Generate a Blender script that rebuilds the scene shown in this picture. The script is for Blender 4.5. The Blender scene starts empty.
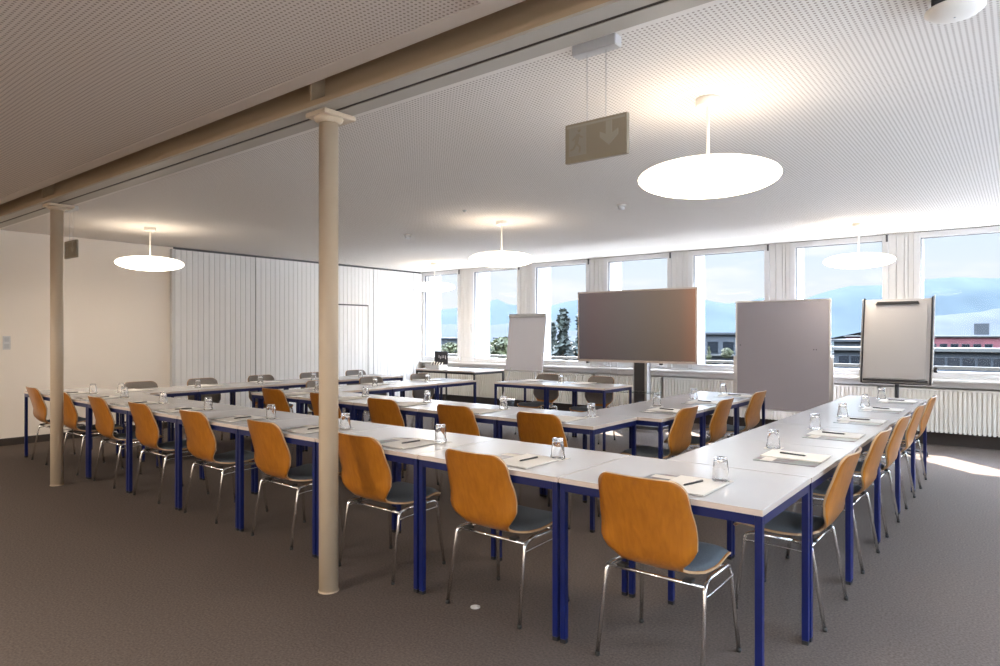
import bpy, math, random
from mathutils import Vector, Matrix
random.seed(7)
PI = math.pi
scene = bpy.context.scene
C = scene.collection

# ------------------------------------------------------------------ materials
def new_mat(name):
    m = bpy.data.materials.new(name); m.use_nodes = True
    return m, m.node_tree, m.node_tree.nodes['Principled BSDF']

def mat(name, col, rough=.5, metal=0, bump=0, bscale=200, var=0, vscale=3, spec=.5, coat=0, stretch=None):
    m, nt, b = new_mat(name)
    b.inputs['Base Color'].default_value = (*col, 1)
    b.inputs['Roughness'].default_value = rough
    b.inputs['Metallic'].default_value = metal
    b.inputs['Specular IOR Level'].default_value = spec
    b.inputs['Coat Weight'].default_value = coat
    tc = nt.nodes.new('ShaderNodeTexCoord')
    vec = tc.outputs['Object']
    if stretch:
        mp = nt.nodes.new('ShaderNodeMapping'); mp.inputs['Scale'].default_value = stretch
        nt.links.new(vec, mp.inputs['Vector']); vec = mp.outputs['Vector']
    if var:
        n = nt.nodes.new('ShaderNodeTexNoise'); n.inputs['Scale'].default_value = vscale
        n.inputs['Detail'].default_value = 5
        nt.links.new(vec, n.inputs['Vector'])
        r = nt.nodes.new('ShaderNodeValToRGB')
        r.color_ramp.elements[0].position = .3; r.color_ramp.elements[1].position = .7
        r.color_ramp.elements[0].color = (*[c*(1-var) for c in col], 1)
        r.color_ramp.elements[1].color = (*[min(1, c*(1+var)) for c in col], 1)
        nt.links.new(n.outputs['Fac'], r.inputs['Fac']); nt.links.new(r.outputs['Color'], b.inputs['Base Color'])
    if bump:
        n = nt.nodes.new('ShaderNodeTexNoise'); n.inputs['Scale'].default_value = bscale
        nt.links.new(vec, n.inputs['Vector'])
        bp = nt.nodes.new('ShaderNodeBump'); bp.inputs['Strength'].default_value = bump
        bp.inputs['Distance'].default_value = .004
        nt.links.new(n.outputs['Fac'], bp.inputs['Height']); nt.links.new(bp.outputs['Normal'], b.inputs['Normal'])
    return m

def emis(name, col, s):
    m, nt, b = new_mat(name)
    b.inputs['Base Color'].default_value = (.8, .8, .8, 1)
    b.inputs['Emission Color'].default_value = (*col, 1)
    b.inputs['Emission Strength'].default_value = s
    return m

def perforated(name, col, hole, pitch=.0225, rad=.0058):
    m, nt, b = new_mat(name)
    b.inputs['Roughness'].default_value = .8
    tc = nt.nodes.new('ShaderNodeTexCoord')
    sc = nt.nodes.new('ShaderNodeVectorMath'); sc.operation = 'SCALE'; sc.inputs['Scale'].default_value = 1/pitch
    nt.links.new(tc.outputs['Object'], sc.inputs[0])
    fr = nt.nodes.new('ShaderNodeVectorMath'); fr.operation = 'FRACTION'; nt.links.new(sc.outputs[0], fr.inputs[0])
    sub = nt.nodes.new('ShaderNodeVectorMath'); sub.operation = 'SUBTRACT'; sub.inputs[1].default_value = (.5, .5, 0)
    nt.links.new(fr.outputs[0], sub.inputs[0])
    mu = nt.nodes.new('ShaderNodeVectorMath'); mu.operation = 'MULTIPLY'; mu.inputs[1].default_value = (1, 1, 0)
    nt.links.new(sub.outputs[0], mu.inputs[0])
    ln = nt.nodes.new('ShaderNodeVectorMath'); ln.operation = 'LENGTH'; nt.links.new(mu.outputs[0], ln.inputs[0])
    lt = nt.nodes.new('ShaderNodeMath'); lt.operation = 'LESS_THAN'; lt.inputs[1].default_value = rad/pitch
    nt.links.new(ln.outputs['Value'], lt.inputs[0])
    mx = nt.nodes.new('ShaderNodeMix'); mx.data_type = 'RGBA'
    mx.inputs['A'].default_value = (*col, 1); mx.inputs['B'].default_value = (*hole, 1)
    nt.links.new(lt.outputs[0], mx.inputs['Factor'])
    nt.links.new(mx.outputs['Result'], b.inputs['Base Color'])
    return m

def glass_mat(name, ior=1.45, tint=(1, 1, 1), rough=0.0):
    m, nt, b = new_mat(name)
    b.inputs['Base Color'].default_value = (*tint, 1)
    b.inputs['Transmission Weight'].default_value = 1
    b.inputs['Roughness'].default_value = rough
    b.inputs['IOR'].default_value = ior
    return m

def pane_mat():
    m = bpy.data.materials.new('window_glass'); m.use_nodes = True
    nt = m.node_tree; nt.nodes.clear()
    o = nt.nodes.new('ShaderNodeOutputMaterial'); t = nt.nodes.new('ShaderNodeBsdfTransparent')
    g = nt.nodes.new('ShaderNodeBsdfGlossy'); g.inputs['Roughness'].default_value = .02
    mx = nt.nodes.new('ShaderNodeMixShader')
    mx.inputs[0].default_value = .004; nt.links.new(t.outputs[0], mx.inputs[1]); nt.links.new(g.outputs[0], mx.inputs[2])
    nt.links.new(mx.outputs[0], o.inputs['Surface'])
    return m

def wood_mat(name, c1, c2, rough=.35, coat=.3, grain=(18, 18, 1.2)):
    m, nt, b = new_mat(name)
    tc = nt.nodes.new('ShaderNodeTexCoord'); mp = nt.nodes.new('ShaderNodeMapping')
    mp.inputs['Scale'].default_value = grain
    nt.links.new(tc.outputs['Object'], mp.inputs['Vector'])
    n = nt.nodes.new('ShaderNodeTexNoise'); n.inputs['Scale'].default_value = 2.2; n.inputs['Detail'].default_value = 6
    n.inputs['Distortion'].default_value = .6
    nt.links.new(mp.outputs['Vector'], n.inputs['Vector'])
    r = nt.nodes.new('ShaderNodeValToRGB')
    r.color_ramp.elements[0].position = .3; r.color_ramp.elements[1].position = .72
    r.color_ramp.elements[0].color = (*c1, 1); r.color_ramp.elements[1].color = (*c2, 1)
    nt.links.new(n.outputs['Fac'], r.inputs['Fac']); nt.links.new(r.outputs['Color'], b.inputs['Base Color'])
    b.inputs['Roughness'].default_value = rough; b.inputs['Coat Weight'].default_value = coat
    b.inputs['Coat Roughness'].default_value = .25
    return m

M = dict(
    carpet=mat('carpet', (0.1217, 0.0974, 0.0842), .95, bump=.9, bscale=260, var=.28, vscale=90, spec=.1),
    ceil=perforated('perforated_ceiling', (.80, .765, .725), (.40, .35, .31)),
    ceil_shaded=perforated('perforated_ceiling_shaded', (.60, .52, .45), (.29, .235, .19)),  # same finish as ceil, with the dimmer side's shade put into the colour
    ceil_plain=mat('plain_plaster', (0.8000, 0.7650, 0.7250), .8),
    ceil_plain_shaded=mat('plain_plaster_shaded', (0.6000, 0.5200, 0.4500), .8),  # plain plaster again, darkened by the same painted-in shade
    wall=mat('cream_wall', (0.8800, 0.8100, 0.7300), .8, bump=.15, bscale=300),
    white_wall=mat('white_wall', (0.6600, 0.6500, 0.6300), .6),
    skirt=mat('dark_skirting', (.045, .035, .03), .5),
    slat=mat('white_slats', (0.8400, 0.8400, 0.8400), .45),
    gap=mat('dark_gap', (.10, .10, .11), .7),
    slatgap=mat('slat_groove', (.40, .40, .41), .7),
    pvc=mat('window_white', (0.6600, 0.6600, 0.6600), .3),
    seal=mat('window_seal', (.12, .12, .13), .6),
    glasspane=pane_mat(),
    heater=mat('heater_white', (.78, .76, .70), .4),
    beam=mat('beam_paint', (0.4032, 0.2968, 0.1848), .45),
    beam_light=mat('track_paint', (0.4400, 0.4100, 0.3600), .5),
    track_dark=mat('track_slot', (.03, .02, .015), .6),
    pole=mat('pole_paint', (0.6000, 0.4850, 0.3500), .35),
    top=mat('white_laminate', (0.5700, 0.5700, 0.5890), .22, spec=.5),
    edge=mat('table_edge', (.66, .56, .50), .4),
    blue=mat('blue_steel', (0.0022, 0.0088, 0.0880), .35),
    black_steel=mat('black_steel', (.025, .025, .03), .4),
    chrome=mat('chrome', (.93, .92, .90), .22, metal=1),
    rubber=mat('black_rubber', (.02, .018, .016), .6),
    ply=wood_mat('plywood', (.37, .125, .008), (.48, .178, .014), .32, .6),
    plyedge=wood_mat('plywood_edge', (.50, .33, .18), (.62, .42, .24)),
    fabric=mat('grey_fabric', (0.1224, 0.1440, 0.1656), .85, bump=.6, bscale=500, var=.15, vscale=200),
    backfab=mat('taupe_back', (.20, .175, .155), .6, var=.1, vscale=60),
    lamp=emis('lamp_opal', (1, .85, .67), 5.8),
    lamptop=emis('lamp_opal_top', (1, .85, .67), 1.7),
    lampwhite=mat('lamp_white', (.85, .82, .76), .4),
    glass=glass_mat('drinking_glass', 1.45),
    paper=mat('paper', (0.8000, 0.7800, 0.7500), .7),
    board=mat('pad_board', (0.7000, 0.6600, 0.6100), .6),
    pen=mat('black_pen', (.03, .03, .035), .35),
    pinboard=mat('grey_pinboard', (0.3700, 0.3500, 0.3850), .9, bump=.4, bscale=400),
    alu=mat('aluminium', (.72, .71, .70), .3, metal=.8),
    flipwhite=mat('flip_paper_white', (0.8400, 0.8400, 0.9000), .6),
    flip=mat('flip_paper', (0.5200, 0.5000, 0.4900), .6),
    tvframe=mat('tv_frame', (.62, .55, .52), .35, metal=.6),
    darkgrey=mat('dark_grey', (.06, .06, .065), .4),
    signgrey=mat('sign_grey', (0.3123, 0.2702, 0.1982), .5),
    signmark=mat('sign_mark', (0.3808, 0.3472, 0.2800), .5),
    signmark2=mat('sign_box', (0.3360, 0.3080, 0.2520), .5),
    silver=mat('silver_plastic', (.55, .55, .55), .35, metal=.3),
    shelf_glass=glass_mat('shelf_glass', 1.3, (.85, .95, .93)),
    bldg=mat('pale_facade', (0.0182, 0.0204, 0.0240), .8, var=.06, vscale=.5),
    bldg2=mat('grey_facade', (0.0145, 0.0167, 0.0197), .8),
    red=mat('red_facade', (0.0713, 0.0141, 0.0173), .8, var=.3, vscale=.6),
    cream=mat('cream_slab', (0.0313, 0.0291, 0.0248), .7),
    winglass=mat('dark_window', (0.0032, 0.0050, 0.0073), .2),
    leaf=mat('leaf_green', (0.0260, 0.0270, 0.0050), .8, var=.5, vscale=1.2),
    leafdark=mat('leaf_dark', (0.0032, 0.0062, 0.0020), .8, var=.5, vscale=1.0),
    bark=mat('bark', (.10, .07, .05), .9),
    mount=mat('far_mountain_haze', (0.0232, 0.0292, 0.0327), 1.0, var=.08, vscale=.01, spec=0),  # aerial haze put into the base colour
    mount2=mat('near_mountain_haze', (0.0267, 0.0292, 0.0327), 1.0, var=.10, vscale=.02, spec=0),  # hill colour carries the haze as well
    bounce_terrace_dark=mat('grey_gravel', (0.0816, 0.0792, 0.0768), .9, bump=.4, bscale=30, var=.1, vscale=6),
    bounce_terrace=mat('pale_gravel', (0.3600, 0.3550, 0.3450), .9, bump=.4, bscale=30, var=.05, vscale=6),
    land=mat('land', (0.0124, 0.0153, 0.0160), 1.0, var=.35, vscale=.03, spec=0),
    roofgrey=mat('roof_grey', (0.0102, 0.0116, 0.0138), .8),
    socket=mat('socket_steel', (.75, .75, .74), .3, metal=.6),
    woodpanel=wood_mat('wood_panel', (.25, .10, .04), (.36, .16, .07), .4, .2, (4, 4, .6)),
)


# brochure picture: blotches of plum, grey and green
def brochure_mat():
    m, nt, b = new_mat('brochure_print')
    tc = nt.nodes.new('ShaderNodeTexCoord')
    v = nt.nodes.new('ShaderNodeTexVoronoi'); v.inputs['Scale'].default_value = 28
    nt.links.new(tc.outputs['Object'], v.inputs['Vector'])
    r = nt.nodes.new('ShaderNodeValToRGB')
    el = r.color_ramp.elements
    el[0].color = (.15, .055, .085, 1); el[1].color = (.14, .22, .15, 1)
    e = el.new(.35); e.color = (.13, .13, .12, 1)
    e = el.new(.65); e.color = (.22, .23, .26, 1)
    nt.links.new(v.outputs['Color'], r.inputs['Fac'])
    nt.links.new(r.outputs['Color'], b.inputs['Base Color'])
    b.inputs['Roughness'].default_value = .35
    return m
M['print'] = brochure_mat()

# display face: emissive, with a soft dull gradient from grey to orange
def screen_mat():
    m, nt, b = new_mat('emissive_screen')
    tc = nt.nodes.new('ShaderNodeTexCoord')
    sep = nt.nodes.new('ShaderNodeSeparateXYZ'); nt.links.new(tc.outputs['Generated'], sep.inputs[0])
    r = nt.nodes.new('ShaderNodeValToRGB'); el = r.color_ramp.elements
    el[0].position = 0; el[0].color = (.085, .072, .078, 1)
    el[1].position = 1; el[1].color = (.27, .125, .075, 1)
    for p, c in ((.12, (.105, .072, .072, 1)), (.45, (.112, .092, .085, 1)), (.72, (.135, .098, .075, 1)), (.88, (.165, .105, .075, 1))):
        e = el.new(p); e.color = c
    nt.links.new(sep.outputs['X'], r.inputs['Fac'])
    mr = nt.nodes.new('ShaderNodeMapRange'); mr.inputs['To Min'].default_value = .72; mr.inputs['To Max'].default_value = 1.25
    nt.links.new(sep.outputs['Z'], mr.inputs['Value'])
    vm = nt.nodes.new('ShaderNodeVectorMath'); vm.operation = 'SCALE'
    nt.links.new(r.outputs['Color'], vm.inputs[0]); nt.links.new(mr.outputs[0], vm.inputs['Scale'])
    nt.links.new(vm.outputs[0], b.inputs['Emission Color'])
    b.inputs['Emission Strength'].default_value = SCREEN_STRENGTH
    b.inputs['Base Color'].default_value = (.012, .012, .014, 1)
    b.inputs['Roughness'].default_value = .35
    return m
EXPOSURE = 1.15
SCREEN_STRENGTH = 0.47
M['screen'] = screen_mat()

# ------------------------------------------------------------------ mesh builder
class MB:
    def __init__(s): s.v = []; s.f = []; s.sm = []; s.mi = []; s.cur = 0
    def face(s, idx, sm=False): s.f.append(idx); s.sm.append(sm); s.mi.append(s.cur)
    def box(s, x0, x1, y0, y1, z0, z1, bev=0):
        if bev <= 0:
            b = len(s.v)
            s.v += [(x, y, z) for z in (z0, z1) for y in (y0, y1) for x in (x0, x1)]
            for q in ((0, 2, 3, 1), (4, 5, 7, 6), (0, 1, 5, 4), (2, 6, 7, 3), (0, 4, 6, 2), (1, 3, 7, 5)):
                s.face([b+i for i in q])
            return s
        # bevelled box: 24 verts
        b = len(s.v); e = bev
        def P(a, bb, c): s.v.append((a, bb, c)); return len(s.v)-1
        X = (x0, x1); Y = (y0, y1); Z = (z0, z1); sg = (1, -1)
        fx = {}; fy = {}; fz = {}
        for i in (0, 1):
            for j in (0, 1):
                for k in (0, 1):
                    fx[i, j, k] = P(X[i], Y[j]+sg[j]*e, Z[k]+sg[k]*e)
                    fy[i, j, k] = P(X[i]+sg[i]*e, Y[j], Z[k]+sg[k]*e)
                    fz[i, j, k] = P(X[i]+sg[i]*e, Y[j]+sg[j]*e, Z[k])
        s.face([fx[0, 0, 0], fx[0, 0, 1], fx[0, 1, 1], fx[0, 1, 0]]); s.face([fx[1, 0, 0], fx[1, 1, 0], fx[1, 1, 1], fx[1, 0, 1]])
        s.face([fy[0, 0, 0], fy[1, 0, 0], fy[1, 0, 1], fy[0, 0, 1]]); s.face([fy[0, 1, 0], fy[0, 1, 1], fy[1, 1, 1], fy[1, 1, 0]])
        s.face([fz[0, 0, 0], fz[0, 1, 0], fz[1, 1, 0], fz[1, 0, 0]]); s.face([fz[0, 0, 1], fz[1, 0, 1], fz[1, 1, 1], fz[0, 1, 1]])
        for i in (0, 1):
            for j in (0, 1): s.face([fx[i, j, 0], fx[i, j, 1], fy[i, j, 1], fy[i, j, 0]])
            for k in (0, 1): s.face([fx[i, 0, k], fx[i, 1, k], fz[i, 1, k], fz[i, 0, k]])
        for j in (0, 1):
            for k in (0, 1): s.face([fy[0, j, k], fy[1, j, k], fz[1, j, k], fz[0, j, k]])
        for kk in fx: s.face([fx[kk], fy[kk], fz[kk]])
        return s
    def tube(s, pts, r, n=8, caps=True, rs=None):
        pts = [Vector(p) for p in pts]; rings = []
        up = None
        for i, p in enumerate(pts):
            if i == 0: d = pts[1]-p
            elif i == len(pts)-1: d = p-pts[i-1]
            else: d = (pts[i+1]-p).normalized()+(p-pts[i-1]).normalized()
            d.normalize()
            if up is None:
                up = Vector((0, 0, 1)) if abs(d.z) < .9 else Vector((1, 0, 0))
            a = d.cross(up).normalized(); c = a.cross(d).normalized(); up = c
            rr = rs[i] if rs else r
            b = len(s.v)
            for k in range(n):
                t = 2*PI*k/n
                s.v.append(tuple(p+a*math.cos(t)*rr+c*math.sin(t)*rr))
            rings.append(b)
        for a, b in zip(rings, rings[1:]):
            for k in range(n):
                k2 = (k+1) % n; s.face([a+k, a+k2, b+k2, b+k], True)
        if caps:
            s.face([rings[0]+k for k in range(n)][::-1]); s.face([rings[-1]+k for k in range(n)])
        return s
    def lathe(s, prof, n=24, c=(0, 0, 0), axis='z', sm=True, flute=0, nfl=0):
        rings = []
        for r, z in prof:
            b = len(s.v)
            if r < 1e-6:
                pts = [(0, 0, z)]
            else:
                pts = []
                for k in range(n):
                    t = 2*PI*k/n
                    rr = r*(1+flute*math.cos(nfl*t)) if flute else r
                    pts.append((rr*math.cos(t), rr*math.sin(t), z))
            for p in pts:
                if axis == 'y': p = (p[0], p[2], p[1])
                if axis == 'x': p = (p[2], p[0], p[1])
                s.v.append((p[0]+c[0], p[1]+c[1], p[2]+c[2]))
            rings.append((b, len(pts)))
        for (a, na), (b, nb) in zip(rings, rings[1:]):
            for k in range(n):
                k2 = (k+1) % n
                if na == 1 and nb == 1: continue
                if na == 1: s.face([a, b+k2, b+k], sm)
                elif nb == 1: s.face([a+k, a+k2, b], sm)
                else: s.face([a+k, a+k2, b+k2, b+k], sm)
        if rings[0][1] > 1: s.face([rings[0][0]+k for k in range(n)][::-1])
        if rings[-1][1] > 1: s.face([rings[-1][0]+k for k in range(n)])
        return s
    def prism(s, poly, lo, hi, plane='xz'):
        b = len(s.v); n = len(poly)
        for h in (lo, hi):
            for p, q in poly:
                s.v.append({'xz': (p, h, q), 'xy': (p, q, h), 'yz': (h, p, q)}[plane])
        s.face(list(range(b, b+n))[::-1]); s.face(list(range(b+n, b+2*n)))
        for k in range(n):
            k2 = (k+1) % n; s.face([b+k, b+k2, b+n+k2, b+n+k])
        return s
    def build(s, name, m, parent=None, loc=None, rotz=0):
        me = bpy.data.meshes.new(name); me.from_pydata(s.v, [], s.f); me.validate()
        ms = m if isinstance(m, (list, tuple)) else [m]
        for k in ms: me.materials.append(M[k] if isinstance(k, str) else k)
        if len(me.polygons) == len(s.sm):
            me.polygons.foreach_set('use_smooth', s.sm)
            me.polygons.foreach_set('material_index', s.mi)
        import bmesh
        bm = bmesh.new(); bm.from_mesh(me); bmesh.ops.recalc_face_normals(bm, faces=bm.faces); bm.to_mesh(me); bm.free()
        o = bpy.data.objects.new(name, me); C.objects.link(o)
        if parent: o.parent = parent
        if loc: o.location = loc
        o.rotation_euler.z = rotz
        return o

def tag(o, label, cat, group=None, kind=None):
    if label: o['label'] = label
    if cat: o['category'] = cat
    if group: o['group'] = group
    if kind: o['kind'] = kind
    return o

def empty(name, loc=(0, 0, 0), rotz=0):
    o = bpy.data.objects.new(name, None); C.objects.link(o); o.location = loc; o.rotation_euler.z = rotz
    o.empty_display_size = .1
    return o

def copy_tree(o, parent=None):
    c = o.copy(); C.objects.link(c); c.parent = parent
    for ch in kids[o.name] if o.name in kids else []:
        copy_tree(ch, c)
    return c
kids = {}
def register(root):
    for o in list(C.objects):
        if o.parent:
            kids.setdefault(o.parent.name, [])
            if o not in kids[o.parent.name]: kids[o.parent.name].append(o)

def struct(o, label=None):
    o['kind'] = 'structure'
    if label: o['label'] = label
    return o

# ------------------------------------------------------------------ dimensions
CEIL = 2.70
WY = 9.9          # window wall plane
LX = -10.0        # left wall plane
RX = 2.6; BY = -4.0

# ------------------------------------------------------------------ room shell
struct(MB().box(LX-.3, RX+.3, BY-.3, WY+.5, -.2, 0).build('floor', 'carpet'))
# ceilings: perforated fields with plain borders
b = MB().box(LX, RX, 2.34, WY+.1, CEIL, CEIL+.25); 
struct(b.build('ceiling', 'ceil'))
struct(MB().box(LX, RX, 2.341, 2.56, CEIL-.004, CEIL+.0).build('trim_1', 'ceil_plain'))
struct(MB().box(LX, RX, BY, 1.99, CEIL, CEIL+.25).build('ceiling', 'ceil_shaded'))
struct(MB().box(LX, RX, 1.98, 2.07, CEIL-.004, CEIL+.25).build('trim_2', 'ceil_plain_shaded'))
struct(MB().box(LX-.3, LX, BY-.3, WY+.45, 0, CEIL+.3).build('wall_left', 'wall'))
# glazed right-hand wall (out of view) that lets daylight across the room
m = MB().box(RX, RX+.25, BY-.3, WY+.45, 0, .80).box(RX, RX+.25, BY-.3, WY+.45, 2.62, CEIL+.3).box(RX, RX+.25, BY-.3, BY+.3, .8, 2.62)
for k in range(9):
    y = BY+.3+k*1.52; m.box(RX, RX+.25, y+1.25, y+1.52, .8, 2.62)
struct(m.build('wall_right', 'white_wall'))
for k in range(9):
    y = BY+.3+k*1.52
    r = empty('window_%d' % (20+k), (RX+.1, y+.625, .8)); r['kind'] = 'structure'
    MB().box(-.04, .04, -.625, -.57, 0, 1.82).box(-.04, .04, .57, .625, 0, 1.82).box(-.04, .04, -.57, .57, 0, .06).box(-.04, .04, -.57, .57, 1.76, 1.82).build('window_frame', 'pvc', r)
    MB().box(-.004, .004, -.57, .57, .06, 1.76).build('pane', 'glasspane', r)
struct(MB().box(RX+.3, RX+14, BY-4, WY+13, -.75, -.5).build('floor_bounce_terrace', 'bounce_terrace'))  # unseen slab added to bounce daylight in through the right side
struct(MB().box(LX-.3, RX+.3, BY-.3, BY, 0, CEIL+.3).build('wall_back', 'wall'))
struct(MB().box(LX-.3, RX+.3, 1.9, 2.6, CEIL+.25, CEIL+.3).build('ceiling', 'ceil_plain_shaded'))
struct(MB().box(LX, LX+.015, BY, 4.66, 0, .092).build('baseboard_left', 'skirt'))

# steel beam with track along the ceiling
beam = empty('ceiling_beam', (-4, 2.24, 2.6))
tag(beam, 'long cream-painted steel beam with a slotted track under the ceiling on two poles', 'beam')
bx0, bx1 = LX-(-4), RX+4
MB().box(bx0, bx1, -.015, .015, .042, .24).build('web', 'beam', beam)
b = MB().box(bx0, bx1, -.11, .09, .012, .042).box(bx0, bx1, -.10, .09, .22, .25)
b.build('flange', 'beam', beam)
b = MB().box(bx0, bx1, -.11, -.02, .0, .012).box(bx0, bx1, .005, .10, .0, .095)
b.build('track', 'beam_light', beam)
MB().box(bx0, bx1, -.02, .005, .004, .012).build('slot', 'track_dark', beam)
for px in (-2.99, -7.06):
    MB().box(px+4-.008, px+4+.008, -.105, -.015, .042, .22).build('stiffener', 'beam', beam)

def pole(x, label):
    r = empty('support_column', (x, 2.24, 0))
    tag(r, label, 'column', 'round columns under the ceiling beam')
    MB().lathe([(.052, 0), (.052, 2.545)], 32).build('shaft', 'pole', r)
    MB().box(-.085, .085, -.09, .12, 2.572, 2.598, .004).lathe([(.058, 2.545), (.075, 2.56), (.08, 2.575)], 28).build('capital_plate', 'pole', r)
    MB().lathe([(.056, 0), (.056, .006)], 32).build('base_ring', 'pole', r)
pole(-2.97, 'cream round steel column in the foreground, nearest to the viewer')
pole(-7.02, 'cream round steel column at the far left by the left wall')

# ------------------------------------------------------------------ window wall
pitch = 1.495
# right edge of window glass and left edges (x at inner face), from the left corner
wins = []
for i in range(9):
    x0 = -8.50 + pitch*(i-1)
    wins.append((x0, x0+1.07))
wins[0] = (-9.87, -8.93)
ZS, ZT = .93, 2.62
lastx = LX
piers = MB()
for i, (a, b_) in enumerate(wins):
    l = lastx; r = a-.075
    if r-l > .02:
        piers.box(l, r, WY, WY+.34, .80, CEIL)
        piers.box(l, r, WY+.34, WY+.36, .80, CEIL)
    lastx = b_+.075
piers.box(lastx, RX, WY, WY+.34, .80, CEIL)
struct(piers.build('wall_back_windows', 'white_wall'))
bpy.data.objects['wall_back_windows'].name = 'wall_front'
# grooved pier covers and the outer fins
for i, (a, b_) in enumerate(wins[:-1]):
    n = wins[i+1][0]-.075; l = b_+.075
    m = MB()
    for k, (u0, u1) in enumerate(((.0, .30), (.32, .62), (.64, .78), (.80, 1.0))):
        m.box(l+(n-l)*u0, l+(n-l)*u1, WY-.018, WY, .93, CEIL-.002, .003)
    struct(m.build('trim_%d' % (3+i), 'white_wall'))
ext = MB()
for i, (a, b_) in enumerate(wins):
    for x in (a-.06, b_+.02):
        ext.box(x, x+.045, WY+.13, WY+.50, .80, CEIL)
ext.box(LX, RX, WY+.34, WY+.50, ZT+.05, CEIL+.1)
struct(ext.build('trim_outside', 'pvc')); bpy.data.objects['trim_outside'].name = 'trim_20'
struct(MB().box(LX, RX, WY-.02, WY+.45, ZT+.075, CEIL+.2).build('trim_21', 'gap'))
bpy.data.objects['trim_21'].location.y = .02
# lower wall, sill, dark skirt
struct(MB().box(LX, RX, WY+.14, WY+.5, 0, .80).build('wall_lower', 'white_wall')); bpy.data.objects['wall_lower'].name = 'wall_front.001'
b = MB().box(LX, RX, WY-.03, WY+.14, .735, .80).box(LX, RX, WY-.12, WY+.13, .80, .835, .006).box(LX, RX, WY-.04, WY+.5, .835, .86)
struct(b.build('trim_22', 'white_wall'))
struct(MB().box(LX, RX, WY+.10, WY+.14, 0, .19).build('baseboard_front', 'skirt'))
struct(MB().box(LX, RX, WY+.42, WY+.62, .80, .84).build('trim_23', 'pvc'))
for i, (a, b_) in enumerate(wins):
    r = empty('window_%d' % (i+1), ((a+b_)/2, WY, ZS)); r['kind'] = 'structure'
    w = (b_-a)/2; h = ZT-ZS
    f = MB()
    f.box(-w-.075, -w, -.03, .10, -.07, h+.072, .006).box(w, w+.075, -.03, .10, -.07, h+.072, .006)
    f.box(-w, w, -.03, .10, h, h+.072, .004).box(-w, w, -.03, .10, -.07, 0, .004)
    f.build('window_frame', 'pvc', r)
    s = MB().box(-w, -w+.008, -.002, .03, 0, h).box(-w, w, -.002, .03, h-.008, h).box(w-.004, w, -.002, .03, 0, h)
    s.build('seal', 'seal', r)
    MB().box(-w, w, .035, .041, 0, h).build('pane', 'glasspane', r)
    MB().box(-.012, .012, -.045, -.03, h-.02, h+.072, .002).build('hinge', 'darkgrey', r).location.x = w+.055
    hd = MB().box(-.012, .012, -.045, -.03, -.05, .05, .003).box(-.009, .009, -.065, -.045, -.01, .12, .003)
    hd.build('handle', 'silver', r).location = (-w-.04, 0, .55)

# radiators below the windows
def radiator(x0, x1, label):
    r = empty('radiator', ((x0+x1)/2, WY-.02, .17))
    tag(r, label, 'radiator', 'white ribbed radiators under the windows')
    w = (x1-x0)/2
    fins = MB(); n = int((x1-x0)/.0475)
    for k in range(n):
        x = -w+(k+.5)*(2*w/n)
        fins.box(x-.0155, x+.0155, -.03, .05, .0, .535)
    fins.build('ribs', 'heater', r)
    MB().box(-w, w, -.005, .075, .01, .525).build('panel', 'heater', r)
    MB().box(-w, w, -.02, .08, .512, .542, .004).build('top_grille', 'heater', r)
    for sx in (-1, 1): MB().box(sx*(w-.2)-.02, sx*(w-.2)+.02, .075, .155, .2, .24).build('wall_bracket', 'heater', r)
rads = [(-9.85, -7.75, 'white ribbed radiator in the far left corner behind the side table'),
        (-7.70, -5.80, 'white ribbed radiator behind the left flip chart'),
        (-5.75, -4.55, 'white ribbed radiator behind the two presenter chairs'),
        (-4.50, -3.05, 'white ribbed radiator to the right of the display stand'),
        (-3.00, -1.50, 'white ribbed radiator mostly hidden by the grey pinboard'),
        (-1.45, 1.2, 'long white ribbed radiator under the rightmost window')]
for a in rads: radiator(*a)

# ------------------------------------------------------------------ folding partition on the left wall
part = empty('folding_partition', (LX, 7.2, 0)); tag(part, 'white slatted folding partition wall covering the far left wall', 'partition')
PX = .07
joints = [4.70, 6.03, 7.28, 8.55, 9.62, WY-.02]
for i in range(5):
    y0, y1 = joints[i]-7.2+.008, joints[i+1]-7.2-.008
    m = MB(); n = max(2, round((y1-y0)/.088)); st = (y1-y0)/n
    m.box(0.005, PX-.012, y0, y1, .03, CEIL-.035)
    for k in range(n):
        m.box(PX-.014, PX, y0+k*st+.0035, y0+(k+1)*st-.0035, .03, CEIL-.035)
    m.cur = 0
    p = m.build('panel', ['slat'], part)
MB().box(.004, PX-.02, 4.71-7.2, WY-.04-7.2, .04, CEIL-.001).build('backing', 'gap', part)
MB().box(.004, PX+.012, 4.66-7.2, 4.70-7.2, 0, CEIL-.03).build('jamb', 'pvc', part)
# pass door outline in the third panel
d = MB().box(PX-.001, PX+.003, 7.45-7.2, 8.42-7.2, 1.935, 1.96).box(PX-.001, PX+.003, 8.405-7.2, 8.42-7.2, .05, 1.94).box(PX-.001, PX+.003, 7.45-7.2, 7.465-7.2, .05, 1.94)
d.build('door_gap', 'gap', part)
# light switch on the left wall
sw = empty('light_switch', (LX, 2.64, 1.29)); tag(sw, 'white double light switch with socket on the cream wall at far left', 'switch')
MB().box(0, .012, -.04, .04, -.085, .085, .003).build('plate', 'pvc', sw)
for z in (-.042, .042): MB().box(.012, .018, -.025, .025, z-.028, z+.028, .002).build('rocker', 'silver', sw)

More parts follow.
